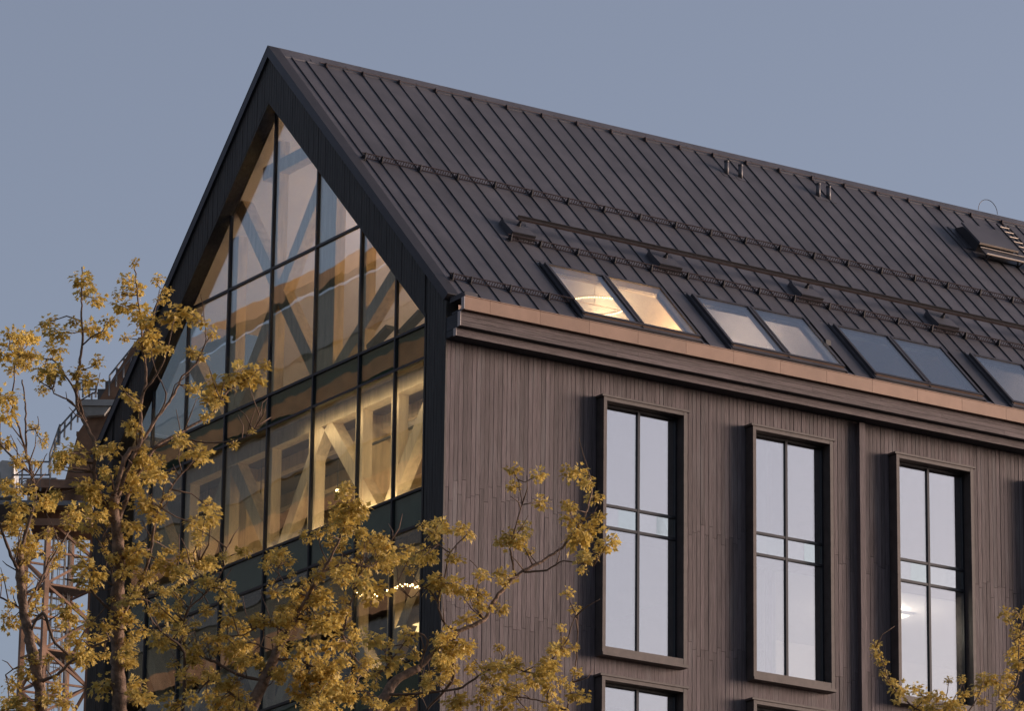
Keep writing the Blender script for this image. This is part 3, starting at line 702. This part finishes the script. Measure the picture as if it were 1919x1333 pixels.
# turntable deck and cab
def deck(pa, pb, py, dep, m, name, thick=.18):
    a_, b_ = cp_(pa, py), cp_(pb, py); z = a_.z
    MB().prism([Vector((a_.x,a_.y,z))-Bk*dep/2, Vector((b_.x,b_.y,z))-Bk*dep/2, Vector((b_.x,b_.y,z))+Bk*dep/2, Vector((a_.x,a_.y,z))+Bk*dep/2], (0,0,-thick)).build(name, m, t)
def railing(P_, Q_, hgt=1.05, n=4, name='railing'):
    mb = MB()
    for i in range(n+1):
        p = P_.lerp(Q_, i/n); mb.bar(p, p+Vector((0,0,hgt)), .05,.05)
    for h in (hgt, hgt*.55): mb.bar(P_+Vector((0,0,h)), Q_+Vector((0,0,h)), .05,.05)
    mb.build(name, M_CGREY, t)
deck(-15, 178, 955, 2.6, M_CGREY, 'turntable', .16)
deck(55, 178, 912, 2.0, M_ORANGE, 'turntable_beam', .30); deck(60, 175, 985, 2.0, M_ORANGE, 'turntable_beam', .25)
for q in (-1.1, 1.1):
    railing(cp_(28,936,q), cp_(98,936,q))
def sheet(pts, th_, name, m):
    MB().prism(pts, Bk*th_).build(name, m, t)
cab = [cp_(-25,948,-.8), cp_(30,940,-.8), cp_(30,876,-.8), cp_(8,874,-.8), cp_(-25,900,-.8)]
sheet(cab, 1.6, 'cab', M_CAB)
sheet([cp_(-22,938,-.82), cp_(4,936,-.82), cp_(4,896,-.82), cp_(-22,906,-.82)], .03, 'cab_window', M_NGLASS)
MB().tube([cp_(55,925,.2), cp_(55,905,.2), cp_(55,898,.2)], [.28,.28,.1], 12).build('motor', M_CGREY, t, smooth=True)
# inclined orange girder rising behind the gable, with walkways beside it
for q, nm in ((-.9,'girder_plate'), (.8,'girder_plate')):
    sheet([cp_(112,962,q), cp_(180,962,q), cp_(275,700,q), cp_(262,648,q), cp_(150,824,q)], .10, nm, M_ORANGE)
for k in range(7):
    u = k/6; a_ = cp_(150+u*115, 824-u*176, -.8); b_ = cp_(150+u*115, 824-u*176, .8); MB().bar(a_, b_, .14,.14).build('girder_tie', M_ORANGE, t)
mb = MB()
sheet([cp_(152,770,-1.2), cp_(215,775,-1.2), cp_(200,795,-1.2), cp_(170,797,-1.2)], 2.2, 'counterweight', M_CONC)
deck(150, 222, 766, 2.4, M_CONC, 'platform', .22)
sheet([cp_(185,762,-.6), cp_(232,757,-.6), cp_(232,737,-.6), cp_(185,738,-.6)], 1.0, 'winch', M_CGREY)
sheet([cp_(200,764,-.75), cp_(210,764,-.75), cp_(210,724,-.75), cp_(200,726,-.75)], .5, 'control_box', M_CGREY)
railing(cp_(148,762,-1.15), cp_(184,762,-1.15), 28*S, 3); railing(cp_(165,752,1.15), cp_(205,752,1.15), 34*S, 3)
railing(cp_(208,757,-1.0), cp_(262,690,-1.0), 40*S, 4); railing(cp_(113,850,-1.1), cp_(150,808,-1.1), 32*S, 3); railing(cp_(97,905,-1.1), cp_(116,850,-1.1), 40*S, 2)

# ================================================================== THE OFFICE BLOCK ACROSS THE STREET (seen only mirrored in the glass)
nb = thing('office_block', 'dark banded office block across the street, mirrored in the gable glass', 'building', (-18,40,0))
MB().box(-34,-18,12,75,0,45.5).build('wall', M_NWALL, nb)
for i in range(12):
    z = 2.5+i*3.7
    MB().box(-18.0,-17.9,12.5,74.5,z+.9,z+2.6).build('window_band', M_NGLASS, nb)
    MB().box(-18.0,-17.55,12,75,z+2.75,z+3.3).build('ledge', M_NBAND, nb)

# ================================================================== TREES
def leaf(mb, base, axis, nrm, size):
    axis = axis.normalized(); side = axis.cross(nrm)
    if side.length < 1e-3: side = axis.orthogonal()
    side.normalize(); nn = side.cross(axis)
    out_ = [(0,-.02),(.30,.10),(.20,.26),(.52,.52),(.24,.56),(.0,1.0),(-.24,.56),(-.52,.52),(-.20,.26),(-.30,.10)]
    c = base+axis*size*.34
    vs_ = [c]+[base+axis*(y*size)+side*(x*size)+nn*(size*(.22*abs(x)-.30*y*y)) for x, y in out_]
    mb.add(vs_, [(0, i+1, (i+1) % 10+1) for i in range(10)])
def cluster_mesh(seed):
    r = random.Random(seed); mb = MB()
    for i in range(72):
        d = Vector((r.gauss(0,1), r.gauss(0,1), r.gauss(-.05,.75))).normalized()
        b = d*r.uniform(.10,.80); ax = (d+Vector((r.gauss(0,.35), r.gauss(0,.35), r.gauss(-.25,.3)))).normalized()
        leaf(mb, b, ax, Vector((r.gauss(0,.6), r.gauss(0,.6), 1)), r.uniform(.26,.47))
    me = mb.mesh('leaf_cluster', M_LEAF); return me
CL = [cluster_mesh(100+i) for i in range(12)]
def tree(label, D, trunk, limbs, clusters, seed, extra=1.0, trunk_part_at=None, bare=10):
    r = random.Random(seed)
    nodes = []                                  # (px, py, dist, radius in px, direction)
    b0 = at(trunk[0][0], trunk[0][1], D)
    t = thing('maple_tree', label, 'tree', (b0.x+r.uniform(-.1,.1), b0.y+r.uniform(-.1,.1), 0), 'young maples in front of the building')
    mpp = lambda d: d/FPX
    def resample(pl, d0, d1, wob=1.5):
        res = []; L = [0.]
        for a_, b_ in zip(pl, pl[1:]): L.append(L[-1]+math.hypot(b_[0]-a_[0], b_[1]-a_[1]))
        tot = max(L[-1], 1e-6); n = max(2, int(tot/9))
        for i in range(n+1):
            s = tot*i/n; k = 0
            while k < len(L)-2 and L[k+1] < s: k += 1
            u = (s-L[k])/max(L[k+1]-L[k], 1e-6); a_, b_ = pl[k], pl[k+1]
            # Catmull-Rom for a natural bend
            p0 = pl[k-1] if k > 0 else a_; p3 = pl[k+2] if k+2 < len(pl) else b_
            def cr(c): return .5*((2*a_[c])+(-p0[c]+b_[c])*u+(2*p0[c]-5*a_[c]+4*b_[c]-p3[c])*u*u+(-p0[c]+3*a_[c]-3*b_[c]+p3[c])*u**3)
            w = 0 if i in (0, n) else 1
            res.append((cr(0)+r.gauss(0,wob*.5)*w, cr(1)+r.gauss(0,wob*.5)*w, d0+(d1-d0)*(i/n)))
        return res
    def add(pl, name, d0, d1, ra, rb, first=False):
        q = resample(pl, d0, d1); n = len(q)
        pts = [at(*p) for p in q]; rad = [(ra+(rb-ra)*(i/(n-1)))*(.78 if first else .72)*mpp(q[i][2])*r.uniform(.9,1.12) for i in range(n)]
        if first:
            g = t.location; low = [Vector((g.x, g.y, -.1)), Vector((g.x, g.y, .5)), g.lerp(pts[0], .35), g.lerp(pts[0], .7)]
            pts = low+pts; rad = [rad[0]*2.3, rad[0]*1.8, rad[0]*1.5, rad[0]*1.2]+rad
        MB().tube(pts, rad, 9 if ra > 8 else 7).build(name, M_BARK if ra > 5 else M_BARKD, t, smooth=True)
        for i, p in enumerate(q): nodes.append((p[0], p[1], p[2], ra+(rb-ra)*i/(n-1)))
    add([(p[0],p[1]) for p in trunk], 'trunk', D, D+r.uniform(-.3,.3), trunk[0][2], trunk[-1][2], True)
    def nearest(px, py): return min(nodes, key=lambda q: (q[0]-px)**2+(q[1]-py)**2)
    for pl, ra, rb in limbs:
        nd = nearest(*pl[0]); L = sum(math.hypot(b_[0]-a_[0], b_[1]-a_[1]) for a_, b_ in zip(pl, pl[1:]))
        if math.hypot(nd[0]-pl[0][0], nd[1]-pl[0][1]) < 60: pl = [(nd[0], nd[1])]+pl
        add(pl, 'limb', nd[2], nd[2]+r.uniform(-1,1)*L*mpp(D)*.55, ra, rb)
    tw = MB(); objs = []
    def put(px, py, rad, nd=None, dj=.25):
        nd = nd or nearest(px, py); dist = nd[2]+r.gauss(0, dj)
        gap = math.hypot(nd[0]-px, nd[1]-py)
        if gap > rad*.3:
            a_ = at(nd[0], nd[1], nd[2]); c = at(px, py, dist); m1 = a_.lerp(c, .5)+Vector((r.gauss(0,1), r.gauss(0,1), r.gauss(.3,1)))*gap*mpp(D)*.10
            ra = min(2.2, .8+gap*.012)
            tw.tube([a_, a_.lerp(m1,.6), m1, m1.lerp(c,.6), c], [ra*mpp(D), ra*.9*mpp(D), ra*.8*mpp(D), ra*.65*mpp(D), .5*ra*mpp(D)], 5)
        objs.append((at(px, py, dist), rad*mpp(dist), gap))
        return (px, py, dist, 1.0)
    for px, py, rad in clusters:
        if rad > 20:                             # a large clump is several tufts
            n = 2+int((rad/13.5)**1.5)
            for i in range(n):
                a_ = r.uniform(0, 2*math.pi); q = rad*.72*math.sqrt(r.random())
                put(px+math.cos(a_)*q*1.1, py+math.sin(a_)*q*.85, rad*r.uniform(.34,.55))
        else: put(px, py, rad*1.08)
    base_nodes = list(nodes)
    for i in range(int(len(clusters)*extra)):
        nd = r.choice(base_nodes)
        if nd[3] > 9 or nd[1] < 880: continue
        a_ = r.uniform(0, 2*math.pi); q = r.uniform(10, 42)
        put(nd[0]+math.cos(a_)*q, nd[1]+math.sin(a_)*q-6, r.uniform(7,13), nd)
    for i in range(bare):                        # thin leafless twigs
        nd = r.choice([q for q in base_nodes if q[1] > 720]); a_ = r.uniform(-2.6,-.5); q = r.uniform(25,70)
        p0 = at(nd[0],nd[1],nd[2]); p1 = at(nd[0]+math.cos(a_)*q, nd[1]+math.sin(a_)*q, nd[2]+r.uniform(-.2,.2)); mid = p0.lerp(p1,.5)+Vector((r.gauss(0,.02),r.gauss(0,.02),r.gauss(0,.02)))
        tw.tube([p0, mid, p1], [1.5*mpp(D), 1.1*mpp(D), .6*mpp(D)], 5)
    tw.build('twig', M_BARKD, t, smooth=True, kind='stuff')
    objs.sort(key=lambda q: -q[1])
    rest = MB()
    for i, (p, s, gap) in enumerate(objs):
        mw = Matrix.Translation(p) @ Matrix.Rotation(r.uniform(0,6.28),4,'Z') @ Matrix.Rotation(r.uniform(-.5,.5),4,'X') @ Matrix.Scale(r.uniform(.78,1.2),4) @ Matrix.Diagonal((s*LEAFY*r.uniform(.85,1.25), s*LEAFY*r.uniform(.85,1.25), s*LEAFY*r.uniform(.75,1.05), 1))
        me = r.choice(CL)
        if i < 290:
            o = link('leaf_cluster', me, t, 'stuff'); o.matrix_parent_inverse = Matrix.Translation(-Vector(t.location)); o.matrix_basis = mw
        else: rest.add([mw @ v.co for v in me.vertices], [tuple(f.vertices) for f in me.polygons])
    if rest.v: rest.build('small_leaves', M_LEAF, t, kind='stuff')
LEAFY = 1.5
T1 = dict(label='leftmost maple with thin forked stems against the sky at the picture edge', D=46,
 trunk=[(78,1345,15),(71,1279,14),(53,1190,13),(44,1144,12),(37,1073,11),(36,1037,10)],
 limbs=[([(36,1037),(52,985),(66,928),(58,887),(49,849),(48,808),(47,760),(41,712)],5,1.8),
        ([(58,887),(36,870),(0,832)],4,2),([(49,849),(31,789),(23,760),(26,705),(30,670)],3,1.4),
        ([(37,1073),(15,1030),(0,985),(-20,950)],5,2.5),([(44,1144),(20,1130),(0,1120)],4,2.5),([(58,900),(75,875),(88,850)],2.2,1),
        ([(44,1144),(75,1090),(95,1050),(120,1010),(135,985)],4.5,2),([(53,1190),(80,1150),(100,1200),(130,1230),(150,1248)],5,3),([(48,808),(72,800),(70,780)],1.8,1),
        ([(75,1279),(110,1262),(140,1235),(175,1212),(205,1200)],5,2.5),([(70,1270),(40,1250),(10,1265)],3,1.5)],
 clusters=[(45,640,30),(30,690,26),(65,668,24),(12,660,18),(20,625,12),(10,744,20),(30,860,8),(13,780,20),(8,830,14),(63,800,9),(79,826,12),(39,949,15),(46,981,14),(7,977,22),(11,998,22),(50,1013,18),(43,1030,22),(60,1030,18),(82,938,16),(53,1084,10),(11,1155,11),(43,1261,16),(21,1286,18),(21,1318,28),(46,1325,18),(89,1307,14),(124,1318,16),(131,1148,20),(153,1204,18),(160,1226,20),(128,984,12),(142,963,14),(25,920,14),(8,905,12),(90,1000,12),(108,1290,14),(65,1240,12)],
 seed=11, extra=1.7, bare=30)
T2 = dict(label='tall maple whose mottled trunk rises before the dark left gable edge', D=42,
 trunk=[(224,1345,19),(219,1180,18),(222,1050,17),(214,962,16),(212,930,13)],
 limbs=[([(214,962),(190,935),(176,890),(176,830),(149,774),(142,736),(146,695),(154,640),(152,569),(153,500)],7,1.6),
        ([(149,774),(130,750),(101,736),(94,710)],3,1.2),([(160,790),(142,736),(125,710),(103,678),(80,671)],4,1.5),([(156,645),(170,630),(190,622),(200,606)],2.4,1.2),([(146,695),(165,690),(182,682)],1.8,1),
        ([(212,930),(238,850),(262,833),(264,757),(274,708),(266,645),(262,590),(252,500)],7,1.4),
        ([(268,735),(300,690),(317,640),(322,610)],3,1.5),([(266,645),(285,600),(300,540)],2.2,1),
        ([(214,962),(238,880),(287,793),(323,744),(343,704),(366,681),(383,645),(398,625)],6.5,1.5),
        ([(287,793),(310,745),(290,690),(282,655)],2.5,1.2),([(366,681),(385,640),(380,570),(376,550)],2,.9),
        ([(222,975),(250,905),(290,840),(333,813),(380,786),(406,765),(425,735),(473,703),(505,675)],6,1.4),
        ([(290,840),(340,825),(390,830),(440,825),(470,813),(497,767)],3.2,1),([(470,813),(488,770)],1.2,.8),
        ([(219,1180),(250,1110),(268,1078),(281,1039),(286,1000),(295,960),(330,900),(373,855)],5.5,2),
        ([(219,1140),(206,1060),(192,1010),(205,985)],4,1.5),([(222,1050),(198,1000),(180,970)],3,1.2),([(240,1130),(215,1100),(170,1075),(150,1040)],3.5,1.5),
        ([(219,1150),(190,1130),(158,1095),(120,1085)],4,2),([(281,1039),(300,1055),(330,1062),(372,1055)],2.8,1.2)],
 clusters=[(155,523,18),(155,545,12),(180,560,15),(168,614,18),(190,625,18),(204,602,14),(139,602,12),(87,605,13),(110,622,16),(102,655,16),(165,714,20),(145,698,16),(83,691,18),(95,704,18),(79,731,10),(183,678,10),(251,493,10),(239,524,12),(254,539,14),(226,549,12),(234,575,16),(264,585,18),(271,599,18),(295,523,11),(302,562,12),(312,544,9),(277,632,16),(281,655,14),(234,633,9),(328,595,18),(310,653,12),(355,589,11),(373,602,12),(398,625,9),(358,660,12),(376,668,12),(363,729,12),(406,721,20),(396,747,20),(241,741,12),(256,760,9),(251,800,15),(337,826,16),(373,850,18),(112,860,24),(132,850,20),(201,840,16),(264,856,26),(281,876,24),
  (440,708,20),(455,702,18),(473,707,16),(497,685,10),(397,750,22),(367,728,10),(387,780,14),(367,853,20),(340,827,14),(300,890,16),(390,950,14),(437,833,8),(472,808,7),(373,990,26),(395,970,16),(117,870,24),(167,913,20),(177,931,20),(231,888,20),(284,895,18),(106,927,12),(181,963,12),(167,988,14),(206,970,15),(245,984,18),(273,945,16),(291,970,14),(256,1030,18),(245,1048,18),(170,1069,18),(153,1087,14),(224,1160,20),(235,1212,22),(238,1237,26),(264,1299,26),(308,1146,16),(267,1182,14),(227,1158,14),(192,1286,18),(248,1282,20),(199,1176,14),(167,1169,14),(308,1062,18),(333,1073,20),(373,1058,24),(150,1020,12)],
 seed=22, extra=1.8, bare=60)
T3 = dict(label='maple with leaning trunk and wind-tossed leaves before the glazed gable', D=40,
 trunk=[(462,1350,16),(494,1276,15),(513,1234,13),(536,1188,11),(552,1161,9)],
 limbs=[([(552,1161),(575,1120),(600,1075),(625,1035),(648,975),(655,930)],5.5,2),([(494,1276),(440,1262),(400,1240),(350,1216),(341,1180),(354,1140),(382,1115),(416,1070),(419,1044),(429,1020)],4.5,1.4),
        ([(341,1345),(346,1260),(341,1216),(310,1190),(286,1167),(278,1146),(270,1100)],5,2),([(536,1188),(500,1170),(455,1190),(420,1192)],3,1.4),([(552,1161),(600,1165),(640,1190),(660,1230),(690,1260)],4,1.6),
        ([(513,1234),(560,1240),(610,1262),(650,1290),(700,1300)],4,1.8),([(600,1075),(650,1055),(700,1060),(735,1010)],3.2,1.4),([(575,1120),(530,1090),(520,1060)],2.5,1.2),([(616,1060),(596,1010),(600,985)],2,1),
        ([(470,1330),(430,1300),(395,1275),(370,1300)],4,2),([(640,1190),(655,1140),(668,1085),(690,1060)],3,1.5),([(382,1115),(350,1090),(330,1080)],1.8,1),([(520,1225),(470,1205),(432,1212)],2.5,1.2)],
 clusters=[(650,955,36),(652,925,24),(640,985,22),(673,990,22),(700,1010,22),(722,1020,22),(597,1000,10),(720,1062,26),(740,1040,20),(654,1066,28),(519,1050,24),(500,1062,12),(563,1106,28),(607,1117,32),(600,1164,36),(640,1150,24),(530,1164,22),(435,1212,26),(468,1204,26),(457,1237,24),(428,1164,20),(421,1110,16),(435,1128,12),(392,1270,22),(355,1310,18),(319,1321,18),(435,1317,34),(470,1325,22),(523,1266,24),(570,1212,20),(618,1212,20),(618,1252,34),(600,1277,36),(625,1306,40),(580,1320,22),(660,1280,24),(359,1222,18),(419,1044,9),(308,1110,12),(300,1200,14),(700,1110,20),(680,1090,16),(340,1260,14),(410,1330,16),(560,1300,18),(650,1205,16),(690,1240,14),(513,1110,14),(480,1165,14)],
 seed=33, extra=3.0, bare=60)
T4 = dict(label='maple reaching one long curved limb across the plank wall', D=43,
 trunk=[(690,1352,15),(723,1303,13),(736,1279,12),(755,1267,11),(785,1252,9)],
 limbs=[([(785,1252),(822,1215),(860,1183),(906,1162),(928,1123),(967,1080),(1013,1052),(1048,1030),(1070,1002),(1094,970),(1109,913),(1100,880)],7,1.8),
        ([(967,1080),(956,1030),(966,985),(977,942),(970,899)],3,1.2),([(980,1072),(1023,1069),(1052,1053),(1080,1054),(1112,1060)],3.2,1.2),([(1098,870),(1085,820)],1.3,.7),
        ([(860,1183),(835,1172),(821,1130),(835,1073),(841,1037),(867,1009),(880,995)],3.6,1.3),([(841,1037),(815,1010),(820,985)],1.8,1),([(821,1130),(795,1100),(770,1120),(745,1090)],2.4,1),
        ([(860,1183),(842,1220),(850,1270),(800,1330)],5,3),([(785,1252),(800,1200),(772,1190),(735,1235),(710,1262),(680,1275)],3.2,1.4),([(723,1303),(790,1300),(860,1290),(905,1262),(950,1247),(1000,1262),(1035,1235)],4,1.6),
        ([(1035,1235),(1062,1200),(1078,1150)],2.5,1.3),([(905,1262),(940,1300),(990,1310),(1040,1320)],3,1.5),([(1060,1330),(1072,1280),(1080,1230),(1083,1150)],2.6,1.4),([(906,1162),(893,1110),(900,1075),(880,1050)],2.2,1)],
 clusters=[(820,990,20),(818,1000,14),(873,998,18),(862,990,12),(778,1047,24),(800,1040,14),(815,1095,16),(855,1099,16),(837,1201,28),(848,1237,30),(837,1281,24),(858,1215,24),(855,1314,15),(764,1193,18),(734,1237,18),(698,1266,15),(698,1197,16),
  (961,881,14),(961,911,11),(1015,943,15),(1064,888,14),(1085,885,18),(1105,900,22),(1112,931,16),(1063,945,11),(1070,973,17),(1119,970,13),(1102,995,16),(1085,1012,20),(1098,1045,19),(1137,1020,14),(1150,1012,8),(1091,1069,9),(967,1005,24),(955,1015,14),(984,990,14),(935,1016,8),(992,1034,11),(821,984,12),(807,1044,10),(903,1076,17),(846,1098,16),(818,1087,14),(885,1115,26),(903,1133,20),(875,1158,14),(940,1140,11),(828,1211,18),(871,1215,16),(843,1243,26),(882,1250,12),(917,1250,22),(956,1247,22),(935,1262,20),(924,1286,26),(967,1296,26),(950,1320,20),(1045,1222,24),(1027,1243,20),(999,1272,18),(1015,1262,16),(1031,1286,17),(1041,1325,17),(1080,1261,12),(1066,1286,10),(1084,1304,14),(853,1318,15),(905,1310,20),(800,1285,16),(760,1310,16),(720,1330,16)],
 seed=44, extra=.6, bare=25)
T5 = dict(label='low maple top poking into the bottom right corner by the third window', D=43,
 trunk=[(1835,1420,10),(1815,1380,8),(1790,1340,6)],
 limbs=[([(1790,1345),(1740,1340),(1710,1325),(1696,1310),(1670,1285),(1655,1245),(1637,1207)],3,1),([(1710,1333),(1735,1310),(1757,1300)],1.8,.9),([(1790,1340),(1772,1318),(1778,1280)],1.8,.9),([(1800,1350),(1830,1310),(1845,1270)],2.2,1),
        ([(1815,1370),(1870,1330),(1905,1280),(1908,1220),(1916,1140)],3.2,1.2),([(1780,1320),(1800,1290),(1802,1275)],1.4,.8),([(1870,1330),(1873,1290),(1875,1265)],1.6,.8),([(1905,1215),(1892,1170)],1.2,.8)],
 clusters=[(1640,1210,8),(1642,1228,10),(1652,1242,10),(1657,1262,10),(1667,1277,8),(1685,1295,12),(1717,1290,12),(1735,1303,13),(1777,1275,8),(1802,1273,9),(1757,1305,10),(1780,1315,13),(1680,1315,8),(1720,1327,12),(1845,1270,12),(1842,1282,12),(1830,1297,9),(1870,1277,12),(1875,1295,13),(1892,1265,9),(1892,1292,12),(1905,1220,14),(1915,1150,14),(1890,1162,7),(1902,1182,9),(1912,1195,10),(1882,1320,11),(1910,1325,12),(1840,1315,10),(1910,1242,12),(1800,1322,10)],
 seed=55, extra=.3, bare=5)
for T in (T1, T2, T3, T4, T5): tree(**T)
